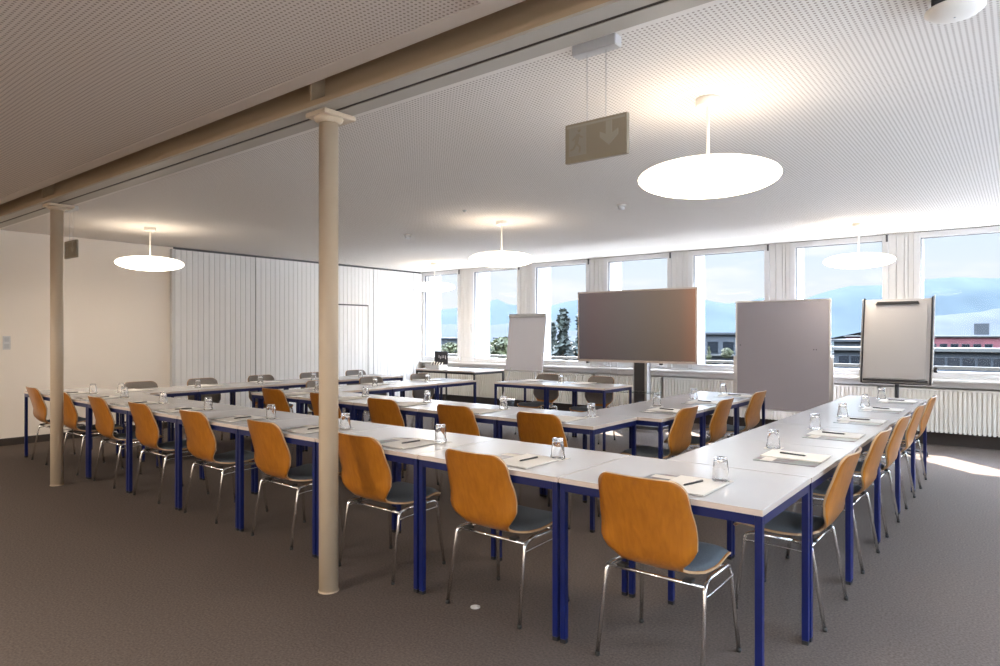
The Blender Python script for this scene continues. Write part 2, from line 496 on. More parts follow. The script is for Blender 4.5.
# ------------------------------------------------------------------ lamps
def make_lamp():
    r = empty('pendant_lamp', (0, 0, CEIL))
    prof = []
    R_, T = .378, .088
    for k in range(25):
        t = -PI/2+PI*k/24
        c = math.cos(t)
        prof.append((max(0, R_*(c**.9) if c > 1e-6 else 0), T*math.sin(t)*(1 if t < 0 else .9)-.435))
    MB().lathe(prof[:13], 64).build('diffuser', 'lamp', r)
    MB().lathe(prof[12:], 64).build('lamp_shade', 'lamptop', r)
    MB().lathe([(.062, -.045), (.066, -.04), (.066, 0)], 32).build('ceiling_rose', 'lampwhite', r)
    MB().lathe([(.009, -.37), (.009, -.04)], 12).build('rod', 'lampwhite', r)
    return r
lamp0 = make_lamp(); register(lamp0)
lamps = [(-1.365, 3.57, 'large glowing disc pendant lamp nearest the viewer, upper right'),
         (-8.36, 3.66, 'glowing disc pendant lamp in front of the cream left wall'),
         (-4.72, 5.98, 'glowing disc pendant lamp over the middle of the room'),
         (-1.52, 8.70, 'glowing disc pendant lamp before the second window from the right'),
         (-8.45, 8.72, 'glowing disc pendant lamp in the far left corner by the windows')]
for i, (x, y, l) in enumerate(lamps):
    o = lamp0 if i == 0 else copy_tree(lamp0)
    o.location = (x, y, CEIL); tag(o, l, 'lamp', 'disc pendant lamps hanging from the ceiling')

# ------------------------------------------------------------------ exit signs and ceiling devices
def exit_sign(x, y, label, left=True):
    r = empty('exit_sign', (x, y, CEIL)); tag(r, label, 'sign', 'hanging escape route signs')
    MB().box(-.11, .11, -.03, .03, -.05, 0, .004).build('ceiling_bracket', 'silver', r)
    for sx in (-.048, .048): MB().tube([(sx, 0, -.05), (sx, 0, -.348)], .0016, 6).build('wire', 'silver', r)
    MB().box(-.157, .157, -.012, .012, -.525, -.348, .003).build('sign_plate', 'signgrey', r)
    m = MB()
    for sy in (-1,):
        y0, y1 = (-.0145, -.012)
        m.box(-.147, .147, y0+.0015, y1, -.368, -.358)
        m.prism([(.055, -.37), (.085, -.37), (.085, -.425), (.115, -.41), (.115, -.435), (.07, -.475), (.025, -.435), (.025, -.41), (.055, -.425)], y0, y1)
    a = m.build('arrow', 'signmark', r)
    m = MB().box(-.135, -.045, -.0135, -.012, -.495, -.37)
    m.build('door_pictogram', 'signmark2', r)
    # running figure
    m = MB()
    def limb(p, q, w):
        dx, dz = q[0]-p[0], q[1]-p[1]; L = math.hypot(dx, dz); nx, nz = -dz/L*w/2, dx/L*w/2
        m.prism([(p[0]+nx, p[1]+nz), (q[0]+nx, q[1]+nz), (q[0]-nx, q[1]-nz), (p[0]-nx, p[1]-nz)], -.0155, -.0135)
    limb((-.085, -.40), (-.095, -.44), .018); limb((-.09, -.405), (-.115, -.425), .008); limb((-.085, -.405), (-.062, -.42), .008)
    limb((-.095, -.44), (-.075, -.46), .010); limb((-.075, -.46), (-.08, -.485), .009); limb((-.095, -.44), (-.11, -.465), .010); limb((-.11, -.465), (-.128, -.468), .009)
    m.lathe([(0, -.0155), (.009, -.0155), (.009, -.0135)], 12, (-.08, 0, -.385), 'y')
    m.build('running_figure', 'signgrey', r)
    return r
exit_sign(-1.485, 2.56, 'grey rectangular escape sign with down arrow hanging beside the beam, upper centre')
exit_sign(-7.62, 2.56, 'small escape sign half hidden behind the far left column')

def detector(x, y, r_, h, label, name='smoke_detector', cat='smoke detector'):
    r = empty(name, (x, y, CEIL)); tag(r, label, cat)
    MB().lathe([(r_*.7, -.012), (r_*1.0, -.012), (r_*1.0, 0)], 24).build('base', 'lampwhite', r)
    MB().lathe([(0, -h), (r_*.55, -h), (r_*.75, -h*.7), (r_*.75, -.012)], 24).build('sensor_head', 'silver', r)
detector(-6.32, 6.02, .05, .05, 'small round smoke detector on the ceiling left of centre')
detector(-3.17, 5.96, .05, .05, 'small round smoke detector on the ceiling right of the middle lamp')
sp = MB().lathe([(0, -.02), (.012, -.02), (.022, -.004), (.022, 0)], 16).build('sprinkler_head', 'silver', None, (-4.60, 5.2, CEIL))
tag(sp, 'tiny metal sprinkler head on the ceiling above the middle lamp', 'sprinkler')
ap = empty('ceiling_access_point', (-.205, 3.04, CEIL)); tag(ap, 'white rounded wireless access point on the ceiling at top right', 'access point')
MB().box(-.07, .07, -.06, .06, -.06, 0, .005).build('mount', 'black_steel', ap)
MB().lathe([(0, -.097), (.05, -.094), (.082, -.084), (.098, -.070), (.096, -.062), (.05, -.058), (0, -.058)], 40).build('cover', 'lampwhite', ap)
MB().lathe([(0, -.0985), (.004, -.0985), (.004, -.094)], 12).build('status_light', 'silver', ap)
dt = empty('ceiling_sensor', (-1.55, 1.93, CEIL)); tag(dt, 'white ceiling sensor box with dark slot at top edge beside the beam', 'sensor')
MB().box(-.07, .07, -.04, .04, -.045, 0, .008).build('housing', 'ceil_plain_shaded', dt)
MB().box(-.03, .03, -.044, -.038, -.04, -.02).build('slot', 'track_dark', dt)

# ------------------------------------------------------------------ tables
TH = .75
K = .985
def make_table(L, W, framemat='blue', name='conference_table'):
    r = empty(name, (0, 0, 0))
    top = MB(); top.box(-L/2, L/2, -W/2, W/2, TH-.025, TH, .0015)
    o = top.build('tabletop', ['top', 'edge'], r)
    for p in o.data.polygons:
        if abs(p.normal.z) < .5: p.material_index = 1
    e = .004; s_ = .028
    x, y = L/2-e, W/2-e
    f = MB(); z0, z1 = TH-.025-.036, TH-.025
    f.box(-x+s_, x-s_, -y, -y+.022, z0, z1).box(-x+s_, x-s_, y-.022, y, z0, z1)
    f.box(-x, -x+.022, -y+s_, y-s_, z0, z1).box(x-.022, x, -y+s_, y-s_, z0, z1)
    f.build('frame', framemat, r)
    for sx in (-1, 1):
        for sy in (-1, 1):
            lg = MB().box(-s_/2, s_/2, -s_/2, s_/2, .018, z1, .002)
            lo = lg.build('leg', framemat, r, (sx*(x-s_/2), sy*(y-s_/2), 0))
            ft = MB().box(-s_/2+.001, s_/2-.001, -s_/2+.001, s_/2-.001, 0, .018).build('foot_cap', 'rubber', lo)
    return r

def run(proto, spots, labels, group, cat='table'):
    for i, (x, y, rz) in enumerate(spots):
        o = proto if i == 0 else copy_tree(proto)
        o.location = (x, y, 0); o.rotation_euler.z = rz
        tag(o, labels[i], cat, group)

AP = .905
A0 = -.75
tA = make_table(AP-.006, .70); register(tA)
ordn = ['', 'second', 'third', 'fourth', 'fifth', 'sixth', 'seventh', 'eighth', 'ninth']
labs = ['white table with blue legs at the near right corner of the front row'] + \
       ['white blue-legged table, %s from the right corner in the front row' % ordn[i] for i in range(1, 8)] + \
       ['white blue-legged table at the left wall end of the front row']
run(tA, [(A0-AP*(i+.5), 2.86, 0) for i in range(9)], labs, 'tables of the front row')
RP = .912
tR = make_table(RP-.006, .70); register(tR)
labs = ['white table in the right arm, the one adjoining the front corner table'] + \
       ['white blue-legged table in the right arm, %s behind the corner' % ordn[i] for i in range(1, 4)] + \
       ['white table at the window end of the right arm']
run(tR, [(A0-.35, 3.215+RP*(i+.5), PI/2) for i in range(5)], labs, 'tables of the right arm')
tD0 = make_table(.625, .70); register(tD0)
run(tD0, [(-7.89, 3.215+.315, PI/2)], ['white table behind the left column, at the inner left corner'], 'tables of the far left arm')
tD = make_table(.807, .70); register(tD)
labs = ['white table of the far left arm, %s behind the corner piece' % q for q in ('first', 'second', 'third')] + ['white table at the window end of the far left arm']
run(tD, [(-7.89, 3.845+.812*(i+.5), PI/2) for i in range(4)], labs, 'tables of the far left arm')
B0 = -2.365
tB = make_table(.870, .67); register(tB)
labs = ['white table at the right end of the middle row'] + ['white blue-legged table, %s from the right in the middle row' % ordn[i] for i in (1, 2, 3)] + ['white table at the left end of the middle row']
run(tB, [(B0-.876*(i+.5), 4.375, 0) for i in range(5)], labs, 'tables of the middle row')
tI = make_table(.861, .71); register(tI)
labs = ['white table of the inner right arm, nearest the viewer', 'white table in the middle of the inner right arm', 'white table at the window end of the inner right arm']
run(tI, [(-2.52, 4.715+.867*(i+.5), PI/2) for i in range(3)], labs, 'tables of the inner right arm')
tC = make_table(.787, .69); register(tC)
labs = ['white table of the inner left arm, nearest the middle row', 'white table in the middle of the inner left arm', 'white table at the window end of the inner left arm']
run(tC, [(-6.385, 4.715+.792*(i+.5), PI/2) for i in range(3)], labs, 'tables of the inner left arm')
tP = make_table(.85, .71); register(tP)
run(tP, [(-5.20, 7.31, 0), (-4.345, 7.31, 0)], ['left of the two white presenter tables facing the room', 'right of the two white presenter tables, beside the display stand'], 'presenter tables')
tS = make_table(1.45, .84, 'black_steel', 'side_table'); register(tS)
run(tS, [(-8.175, 9.10, 0)], ['white side table with thin black legs in the far left window corner'], None)

# ------------------------------------------------------------------ chairs
PROF = [(-.315, .825), (-.292, .75), (-.270, .68), (-.250, .61), (-.230, .545), (-.210, .49), (-.180, .445), (-.135, .420),
        (-.07, .410), (.01, .407), (.09, .411), (.15, .419), (.195, .420), (.225, .408), (.240, .393)]
def catmull(P, n):
    out = []
    for i in range(len(P)-1):
        p0 = P[max(0, i-1)]; p1 = P[i]; p2 = P[i+1]; p3 = P[min(len(P)-1, i+2)]
        for k in range(n):
            t = k/n
            out.append(tuple(.5*((2*p1[j])+(-p0[j]+p2[j])*t+(2*p0[j]-5*p1[j]+4*p2[j]-p3[j])*t*t+(-p0[j]+3*p1[j]-3*p2[j]+p3[j])*t**3) for j in (0, 1)))
    out.append(P[-1]); return out
CP = catmull(PROF, 8)
ARC = [0]
for a, b in zip(CP, CP[1:]): ARC.append(ARC[-1]+math.hypot(b[0]-a[0], b[1]-a[1]))
LEN = ARC[-1]
def at_arc(s):
    s = min(max(s, 0), LEN)
    for i in range(len(ARC)-1):
        if ARC[i+1] >= s:
            t = (s-ARC[i])/(ARC[i+1]-ARC[i]+1e-9)
            y = CP[i][0]*(1-t)+CP[i+1][0]*t; z = CP[i][1]*(1-t)+CP[i+1][1]*t
            dy, dz = CP[i+1][0]-CP[i][0], CP[i+1][1]-CP[i][1]; L = math.hypot(dy, dz)
            return y, z, -dz/L, dy/L      # normal towards the sitter (front/up)
    return CP[-1][0], CP[-1][1], 0, 1
WK = [(0, .385), (.10, .405), (.21, .430), (.305, .432), (.35, .392), (.38, .315), (.41, .278), (.435, .285), (.475, .35), (.52, .40), (.62, .415), (.77, .405), (.92, .39)]
def width(s):
    for (a, wa), (b, wb) in zip(WK, WK[1:]):
        if s <= b:
            t = (s-a)/(b-a); t = t*t*(3-2*t); return wa+(wb-wa)*t
    return WK[-1][1]
def shell(s0, s1, lo, hi, inset=0, rad=.055, n=44, nt=12, dome=0):
    m = MB()
    # samples clustered at the ends
    ss = [s0+(s1-s0)*(.5-.5*math.cos(PI*k/n)) for k in range(n+1)]
    def half(s):
        w = width(s)/2-inset
        for e in (s-s0, s1-s):
            if e < rad: w -= rad-math.sqrt(max(0, rad*rad-(rad-e)**2))
        return max(w, .004)
    def pt(s, t, off):
        y, z, ny, nz = at_arc(s); w = half(s)
        back = max(0, min(1, (.36-s)/.12))
        x = t*w
        cz = .9*x*x*back        # concave back
        side = .25*x*x*(1-back)
        o = off
        if dome and off == hi: o = lo+(hi-lo)*max(0.12, (1-abs(t)**6))*min(1, (min(s-s0, s1-s)/.03+.15))
        return (x, y+ny*o+cz, z+nz*o+side)
    def layer(off):
        b = len(m.v)
        for s in ss:
            for k in range(nt+1): m.v.append(pt(s, -1+2*k/nt, off))
        return b
    bl = layer(lo); bh = layer(hi); W = nt+1
    for i in range(n):
        for k in range(nt):
            m.cur = 0; m.face([bl+i*W+k, bl+i*W+k+1, bl+(i+1)*W+k+1, bl+(i+1)*W+k], True)
            m.face([bh+i*W+k, bh+(i+1)*W+k, bh+(i+1)*W+k+1, bh+i*W+k+1], True)
        m.cur = 1
        for k in (0, nt): m.face([bl+i*W+k, bl+(i+1)*W+k, bh+(i+1)*W+k, bh+i*W+k])
    for i in (0, n):
        for k in range(nt): m.face([bl+i*W+k, bl+i*W+k+1, bh+i*W+k+1, bh+i*W+k])
    return m
def rounded(pts, r=.03, n=4):
    out = [Vector(pts[0])]
    for a, b, c in zip(pts, pts[1:], pts[2:]):
        a, b, c = Vector(a), Vector(b), Vector(c)
        u = (a-b); v = (c-b); rr = min(r, u.length*.45, v.length*.45)
        p = b+u.normalized()*rr; q = b+v.normalized()*rr
        for k in range(n+1):
            t = k/n; out.append(p*(1-t)**2+b*2*t*(1-t)+q*t*t)
    out.append(Vector(pts[-1])); return out
def make_chair():
    r = empty('conference_chair')
    shell(0, LEN, -.005, .005).build('seat_shell', ['ply', 'plyedge'], r)
    shell(.445, LEN-.015, .005, .030, inset=.008, rad=.05, dome=1).build('seat_cushion', ['fabric', 'fabric'], r)
    shell(.004, .385, .005, .009, inset=.004, rad=.05).build('back_pad', ['backfab', 'backfab'], r)['label'] = 'grey-brown front face of the backrest'
    for sx in (-1, 1):
        lg = MB().tube(rounded([(sx*.235, -.212, .010), (sx*.222, -.150, .385), (sx*.205, -.06, .391)], .025), .0095, 10)
        lg = lg.build('leg', 'chrome', r)
        MB().lathe([(.0105, 0), (.0115, .008), (.0105, .018)], 12, (sx*.2352, -.2125, 0)).build('foot_cap', 'rubber', lg)
        lg = MB().tube(rounded([(sx*.205, -.06, .391), (sx*.210, .165, .394), (sx*.235, .205, .010)], .045, 6), .0095, 10)
        lg = lg.build('leg', 'chrome', r)
        MB().lathe([(.0105, 0), (.0115, .008), (.0105, .018)], 12, (sx*.2352, .205, 0)).build('foot_cap', 'rubber', lg)
        MB().tube(rounded([(sx*.226, -.160, .345), (sx*.238, -.12, .355), (sx*.238, .13, .362), (sx*.214, .172, .350)], .02), .0036, 6).build('linking_rod', 'chrome', r)
    MB().tube([(-.220, -.148, .383), (.220, -.148, .383)], .008, 8).build('crossbar', 'chrome', r)
    MB().tube([(-.208, .13, .388), (.208, .13, .388)], .008, 8).build('crossbar', 'chrome', r)
    for sx in (-1, 1): MB().box(sx*.15-.02, sx*.15+.02, -.16, -.12, .388, .402, .003).build('bracket', 'rubber', r)
    return r
ch0 = make_chair(); register(ch0)
used = [False]
def chair(x, y, rz, label, group):
    o = copy_tree(ch0) if used[0] else ch0
    used[0] = True
    o.location = (x, y, 0); o.rotation_euler.z = rz+random.uniform(-.02, .02)
    tag(o, label, 'chair', group)
    return o
Ax = [-1.22, -2.11, -3.0, -3.955, -4.91, -5.82, -6.69, -7.57, -8.41]
AL = ['orange plywood chair seen from behind at the near right table corner',
      'second orange plywood chair from the near right corner, right of the front column',
      'orange plywood chair directly right of the foreground column',
      'orange plywood chair directly left of the foreground column',
      'fifth orange plywood chair from the right in the front row',
      'sixth orange plywood chair from the right in the front row',
      'front row chair with its legs just right of the far left column',
      'front row chair partly hidden behind the far left column',
      'leftmost orange plywood chair in the front row, by the left wall']
for x, l in zip(Ax, AL): chair(x, 2.73, 0, l, 'chairs along the front row')
Ry = [3.62, 4.575, 5.455, 6.39, 7.27]
RL = ['wooden chair nearest the viewer on the outer side of the right arm'] + ['wooden chair on the outer side of the right arm, %s from the viewer' % ordn[i] for i in (1, 2, 3)] + ['farthest wooden chair of the right arm, close to the flip chart and radiator']
for y, l in zip(Ry, RL): chair(-.945, y, PI/2, l, 'chairs along the right arm')
Bx = [-2.83, -3.67, -4.56, -5.44, -6.30]
BL = ['brown chair back at the right end of the middle row'] + ['brown chair back in the middle row, %s from the right' % ordn[i] for i in (1, 2)] + \
     ['brown chair back in the middle row, half hidden by the front column', 'leftmost brown chair back in the middle row']
for x, l in zip(Bx, BL): chair(x*K, 4.235, 0, l, 'chairs along the middle row')
for y, l in zip([5.10, 5.95, 6.93], ['nearest light wooden chair of the inner right arm', 'middle light wooden chair of the inner right arm', 'farthest light wooden chair of the inner right arm, before the pinboard']):
    chair(-2.355, y*K, PI/2, l, 'chairs along the inner right arm')
for y, l in zip([3.64, 4.41, 5.26, 6.10, 6.95], ['grey-backed chair at the far left arm, closest to the cream wall', 'second grey-backed chair of the far left arm from the left', 'middle grey-backed chair of the far left arm before the slatted partition', 'fourth grey-backed chair of the far left arm, beside the front column', 'grey-backed chair at the window end of the far left arm']):
    chair(-8.06, (y-.05)*K, -PI/2, l, 'chairs along the far left arm')
for y, l in zip([5.09, 5.92, 6.86], ['grey-backed chair of the inner left arm, hidden partly by the front column', 'middle grey-backed chair of the inner left arm', 'grey-backed chair of the inner left arm nearest the windows']):
    chair(-6.56, y*K, -PI/2, l, 'chairs along the inner left arm')
for x, l in zip([-5.40, -4.53], ['left brown-grey chair behind the presenter tables', 'right brown-grey chair behind the presenter tables']):
    chair(x*K, 7.55, PI, l, 'chairs behind the presenter tables')

# ------------------------------------------------------------------ glasses, pads, pens
def make_glass():
    m = MB(); n = 36
    # upturned tumbler: rim down, base up; outer wall then inner wall
    outer = [(.0375, .0), (.0370, .01), (.0345, .03), (.0335, .055), (.0300, .08), (.0285, .1), (.0265, .106), (0, .106)]
    inner = [(0, .094), (.024, .094), (.0262, .088), (.0290, .06), (.0315, .03), (.0345, .008), (.0355, .0)]
    rings = []
    for j, (r, z) in enumerate(outer+inner):
        b = len(m.v)
        if r == 0: m.v.append((0, 0, z)); rings.append((b, 1)); continue
        for k in range(n):
            t = 2*PI*k/n
            fl = .035*math.cos(6*t+(z*60)) if j < len(outer) and .008 < z < .1 else 0
            rr = r*(1+fl)
            m.v.append((rr*math.cos(t), rr*math.sin(t), z))
        rings.append((b, n))
    seq = rings+[rings[0]]
    for (a, na), (b, nb) in zip(seq, seq[1:]):
        if na == 1 and nb == 1: continue
        for k in range(n):
            k2 = (k+1) % n
            if na == 1: m.face([a, b+k2, b+k], True)
            elif nb == 1: m.face([a+k, a+k2, b], True)
            else: m.face([a+k, a+k2, b+k2, b+k], True)
    return m
gl0 = make_glass().build('drinking_glass', 'glass'); co0 = MB().box(-.045, .045, -.045, .045, 0, .0012).build('paper_coaster', 'paper')
# writing pad with a printed brochure showing along one side
def make_pad():
    r = empty('writing_pad')
    MB().box(-.02, .20, -.150, .150, .0035, .0075).build('paper_block', 'paper', r)
    MB().box(-.022, .202, -.152, .152, .0025, .0035).build('backing_card', 'board', r)
    return r
def make_brochure():
    r = empty('brochure')
    MB().box(-.105, .105, -.148, .148, .0, .0022).build('cover', 'print', r)
    MB().box(-.09, .09, .06, .12, .0022, .0025).build('title_band', 'board', r)
    return r
def make_pen():
    r = empty('pen')
    MB().tube([(0, -.065, .0045), (0, -.055, .0045), (0, .072, .0045)], .0045, 8, rs=[.001, .0042, .0045]).build('barrel', 'pen', r)
    MB().box(-.0012, .0012, .03, .068, .0085, .0105).build('clip', 'silver', r)
    return r
pad0, bro0, pen0 = make_pad(), make_brochure(), make_pen(); register(None)
protos = {'g': [gl0, False], 'c': [co0, False], 'p': [pad0, False], 'b': [bro0, False], 'n': [pen0, False]}
def place(k, x, y, z, rz, label, cat, group):
    p = protos[k]; o = copy_tree(p[0]) if p[1] else p[0]; p[1] = True
    o.location = (x, y, z); o.rotation_euler.z = rz; tag(o, label, cat, group)
def seat_set(cx, cy, rz, where, goff, poff, group, pen=True):
    """cx,cy: table point before the seat; rz: facing. local +y points away from the sitter"""
    c, s = math.cos(rz), math.sin(rz)
    def W(a, b): return cx+a*c-b*s, cy+a*s+b*c
    j = random.uniform(-.06, .06)
    if goff is not None:
        x, y = W(*goff)
        place('c', x, y, TH+.0005, rz+j, 'white paper coaster under the glass '+where, 'coaster', 'coasters under the '+group+' glasses')
        place('g', x, y, TH+.0018, rz+random.random(), 'upturned faceted tumbler '+where, 'glass', 'tumblers on the '+group)
    x, y = W(poff-.10, 0)
    place('b', x, y, TH+.0004, rz+j*.3, 'colourful printed brochure '+where, 'brochure', 'brochures on the '+group)
    x, y = W(poff-.06, 0)
    place('p', x, y, TH+.0004, rz+j*.3, 'white writing pad '+where, 'writing pad', 'writing pads on the '+group)
    if pen:
        x, y = W(poff+.03, .01)
        place('n', x, y, TH+.0082, rz+random.uniform(-.25, .1), 'black pen on the pad '+where, 'pen', 'pens on the '+group)
Aw = ['before the nearest front-row chair', 'before the second front-row chair from the right', 'before the chair right of the front column', 'before the chair left of the front column',
      'before the fifth front-row chair from the right', 'before the sixth front-row chair from the right', 'before the seventh front-row chair from the right', 'before the front-row chair behind the far column', 'before the leftmost front-row chair']
for x, w, g_ in zip(Ax, Aw, (.175, .21, .26, .32, .38, .34, .38, .42, .46)): seat_set(x, 2.715, 0, w, (g_, .165), .08+(g_-.175)*.6, 'front row')
Rw = ['before the nearest right-arm chair', 'before the second right-arm chair', 'before the third right-arm chair', 'before the fourth right-arm chair', 'before the farthest right-arm chair']
for y, w in zip(Ry, Rw): seat_set(-.945, y, PI/2, w, (.29, .17), .06, 'right arm')
Bw = ['before the rightmost middle-row chair', 'before the second middle-row chair from the right', 'before the third middle-row chair from the right', 'before the fourth middle-row chair from the right', 'before the leftmost middle-row chair']
for x, w, g_ in zip(Bx, Bw, (.13, .08, .03, .0, .05)): seat_set(x*K, 4.235, 0, w, (g_, .27), .02, 'middle row', pen=False)
for y, w in zip([5.30, 6.16, 7.0], ['on the nearest inner right table', 'on the middle inner right table', 'on the farthest inner right table']):
    seat_set(-2.36, y*K, PI/2, w, (.30, .22), .02, 'inner right arm')
for y, w in zip([3.53, 4.41, 5.26, 6.10, 6.95], ['at the far left arm by the cream wall', 'at the far left arm, second from the left', 'at the middle of the far left arm', 'at the far left arm, fourth place', 'at the window end of the far left arm']):
    seat_set(-8.05, (y-.05)*K, -PI/2, w, (.31, .22), .10, 'far left arm', pen=False)
for y, w in zip([5.06, 5.92, 6.86], ['on the inner left table nearest the middle row', 'on the middle inner left table', 'on the inner left table nearest the windows']):
    seat_set(-6.55, y*K, -PI/2, w, (.36, .22), .14, 'inner left arm', pen=False)
for x, w in zip([-5.40, -4.53], ['on the left presenter table', 'on the right presenter table']):
    seat_set(x*K, 7.50, PI, w, None if x > -5 else (-.50, .12), .05, 'presenter tables', pen=False)

# ------------------------------------------------------------------ interactive display on column stand
tv = empty('display_screen', (-4.52, 8.90, 0)); tag(tv, 'large flat display with dull grey to orange gradient before the windows', 'display')
W2, z0, z1 = .965, .975, 2.055
m = MB().box(-W2, W2, -.01, .06, z0, z1, .004).build('housing', 'tvframe', tv)
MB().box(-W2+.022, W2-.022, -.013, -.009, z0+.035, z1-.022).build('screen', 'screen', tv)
m = MB().box(-W2, W2, -.016, -.010, z0, z0+.032).box(-W2, W2, -.016, -.010, z1-.02, z1).box(-W2, -W2+.02, -.016, -.010, z0, z1).box(W2-.02, W2, -.016, -.010, z0, z1)
m.build('bezel', 'tvframe', tv)
for x in (-.80, .42): MB().box(-.02, .02, -.01, .03, z0-.028, z0).build('clip', 'darkgrey', tv).location.x = x
for x in (-.42, -.30): MB().tube([(x, .03, z0), (x+.01, .03, z0-.2), (x-.02, .05, .5), (x+.02, .1, .25)], .004, 6).build('cable', 'silver', tv)
st = empty('display_stand', (-4.475, 9.035, 0)); tag(st, 'black and silver column stand carrying the large display', 'stand')
MB().box(-.085, .085, -.06, .02, .05, 1.12).build('column', 'darkgrey', st)
m = MB().box(.085, .125, -.065, .05, .05, 1.12, .004).box(-.105, -.085, -.065, .05, .05, 1.12, .004).box(-.105, .125, .02, .055, .05, 1.12)
m.build('column_cover', 'silver', st)
m = MB().box(-.45, .45, -.32, -.26, .03, .08, .01).box(-.45, -.38, -.32, .35, .03, .08, .01).box(.38, .45, -.32, .35, .03, .08, .01).box(-.45, .45, -.02, .05, .03, .08, .01)
m.build('base', 'darkgrey', st)
for sx in (-1, 1):
    for y in (-.29, .32): MB().lathe([(0, -.012), (.028, -.012), (.03, 0), (.028, .012), (0, .012)], 16, (sx*.42, y, .03), 'x').build('caster', 'rubber', st)
MB().box(-.36, .36, -.36, -.06, .545, .553).build('shelf', 'shelf_glass', st)
MB().box(-.14, .14, -.10, -.06, .525, .545).build('shelf_bracket', 'silver', st)

# ------------------------------------------------------------------ pinboard
pb = empty('pinboard', (-2.50, 9.12, 0)); tag(pb, 'tall grey felt pinboard in a thin aluminium frame before the windows', 'pinboard')
w = .575; z0, z1 = .40, 1.83
MB().box(-w, w, -.012, .012, z0, z1).build('felt_panel', 'pinboard', pb)
m = MB().box(-w-.022, -w, -.018, .018, z0-.02, z1+.02, .003).box(w, w+.022, -.018, .018, z0-.02, z1+.02, .003).box(-w, w, -.016, .016, z1, z1+.018).box(-w, w, -.016, .016, z0-.018, z0)
m.build('frame', 'alu', pb)
for sx in (-1, 1):
    lg = MB().box(-.014, .014, -.012, .012, .03, z1*.6, .002).build('leg', 'alu', pb, (sx*(w+.036), 0, 0))
    MB().box(-.02, .02, -.25, .25, 0, .03, .004).build('foot', 'darkgrey', lg)
    MB().lathe([(0, -.03), (.016, -.03), (.016, 0)], 16, (sx*(w+.012), 0, z1+.012)).build('corner_cap', 'silver', pb)
for x, z in ((-.53, 1.25), (.40, 1.2), (.43, 1.2)):
    MB().lathe([(0, -.010), (.008, -.009), (.006, 0)], 10, (x, -.012, z), 'y').build('pin', 'darkgrey', pb)

# ------------------------------------------------------------------ flip charts
fr = empty('flip_chart', (-1.155, 8.72, 0)); tag(fr, 'flip chart with black edged board and grey pole beside the rightmost window', 'flip chart')
fr.rotation_euler.z = -.05
def tiltmesh(m, z0, ang):
    out = []
    for (x, y, z) in m.v:
        dz = z-z0; out.append((x, y*math.cos(ang)+dz*math.sin(ang), z0+dz*math.cos(ang)-y*math.sin(ang)))
    m.v = out; return m
T = .17; zb, zt = .84, 1.82
tiltmesh(MB().box(-.335, .335, 0, .018, zb, zt), zb, T).build('board', 'flip', fr)
m = MB().box(-.352, -.335, -.008, .022, zb-.01, zt+.02, .003).box(.335, .352, -.008, .022, zb-.01, zt+.02, .003).box(-.335, .335, -.006, .020, zb-.012, zb)
tiltmesh(m, zb, T).build('frame', 'black_steel', fr)
m = MB().box(.355, .368, -.004, .022, zb, zt+.035, .003).box(-.368, -.355, -.004, .022, zb, zt+.01, .003)
tiltmesh(m, zb, T).build('side_rail', 'alu', fr)
tiltmesh(MB().box(-.30, .30, -.012, -.001, zb+.05, zt-.066), zb, T).build('paper_pad', 'flip', fr)
tiltmesh(MB().prism([(-.22, zt-.065), (.22, zt-.065), (.21, zt-.035), (-.20, zt-.035)], -.035, -.002), zb, T).build('clamp', 'pen', fr)
tiltmesh(MB().box(-.32, .32, -.045, -.001, zb+.012, zb+.034), zb, T).build('pen_tray', 'pen', fr)
MB().tube([(-.0, .12, 1.3), (-.0, .12, .05)], .021, 14).build('pole', 'black_steel', fr)
MB().box(-.05, .05, .075, .14, .95, 1.05).build('bracket', 'black_steel', fr)
for k in range(5):
    a = 2*PI*k/5+.4
    lg = MB().tube([(0, .12, .075), (.30*math.cos(a), .12+.30*math.sin(a), .05)], .014, 8, rs=[.018, .012]).build('leg', 'black_steel', fr)
    MB().lathe([(0, -.012), (.024, -.012), (.026, 0), (.024, .012), (0, .012)], 14, (.30*math.cos(a), .12+.30*math.sin(a), .026), 'x').build('caster', 'rubber', lg)
MB().lathe([(0, 0), (.03, .0), (.034, .03), (.02, .035), (.0, .035)], 6, (.375, .02, 1.0), 'x', False).build('knob', 'rubber', fr)

fl = empty('flip_chart', (-6.34, 8.60, 0)); tag(fl, 'white flip chart on thin tripod left of the display', 'flip chart')
T2 = .13; zb, zt = .80, 1.72
tiltmesh(MB().box(-.37, .37, 0, .015, zb, zt, .003), zb, T2).build('board', 'flipwhite', fl)
tiltmesh(MB().box(-.345, .345, -.010, -.001, zb+.05, zt-.04), zb, T2).build('paper_pad', 'flipwhite', fl)
tiltmesh(MB().box(-.37, .37, -.028, .018, zt-.045, zt+.015, .005), zb, T2).build('clamp', 'silver', fl)
tiltmesh(MB().box(-.37, .37, -.045, .015, zb-.012, zb+.012, .003), zb, T2).build('pen_tray', 'silver', fl)
for p in ((-.33, -.02), (.33, -.02)):
    MB().tube([(p[0]*.75, .05, .98), (p[0], -.28, .01)], .011, 8).build('leg', 'pvc', fl)
MB().tube([(0, .12, 1.4), (0, .55, .01)], .011, 8).build('leg', 'pvc', fl)
MB().box(-.30, .30, .05, .08, .95, 1.0).build('crossbar', 'pvc', fl)

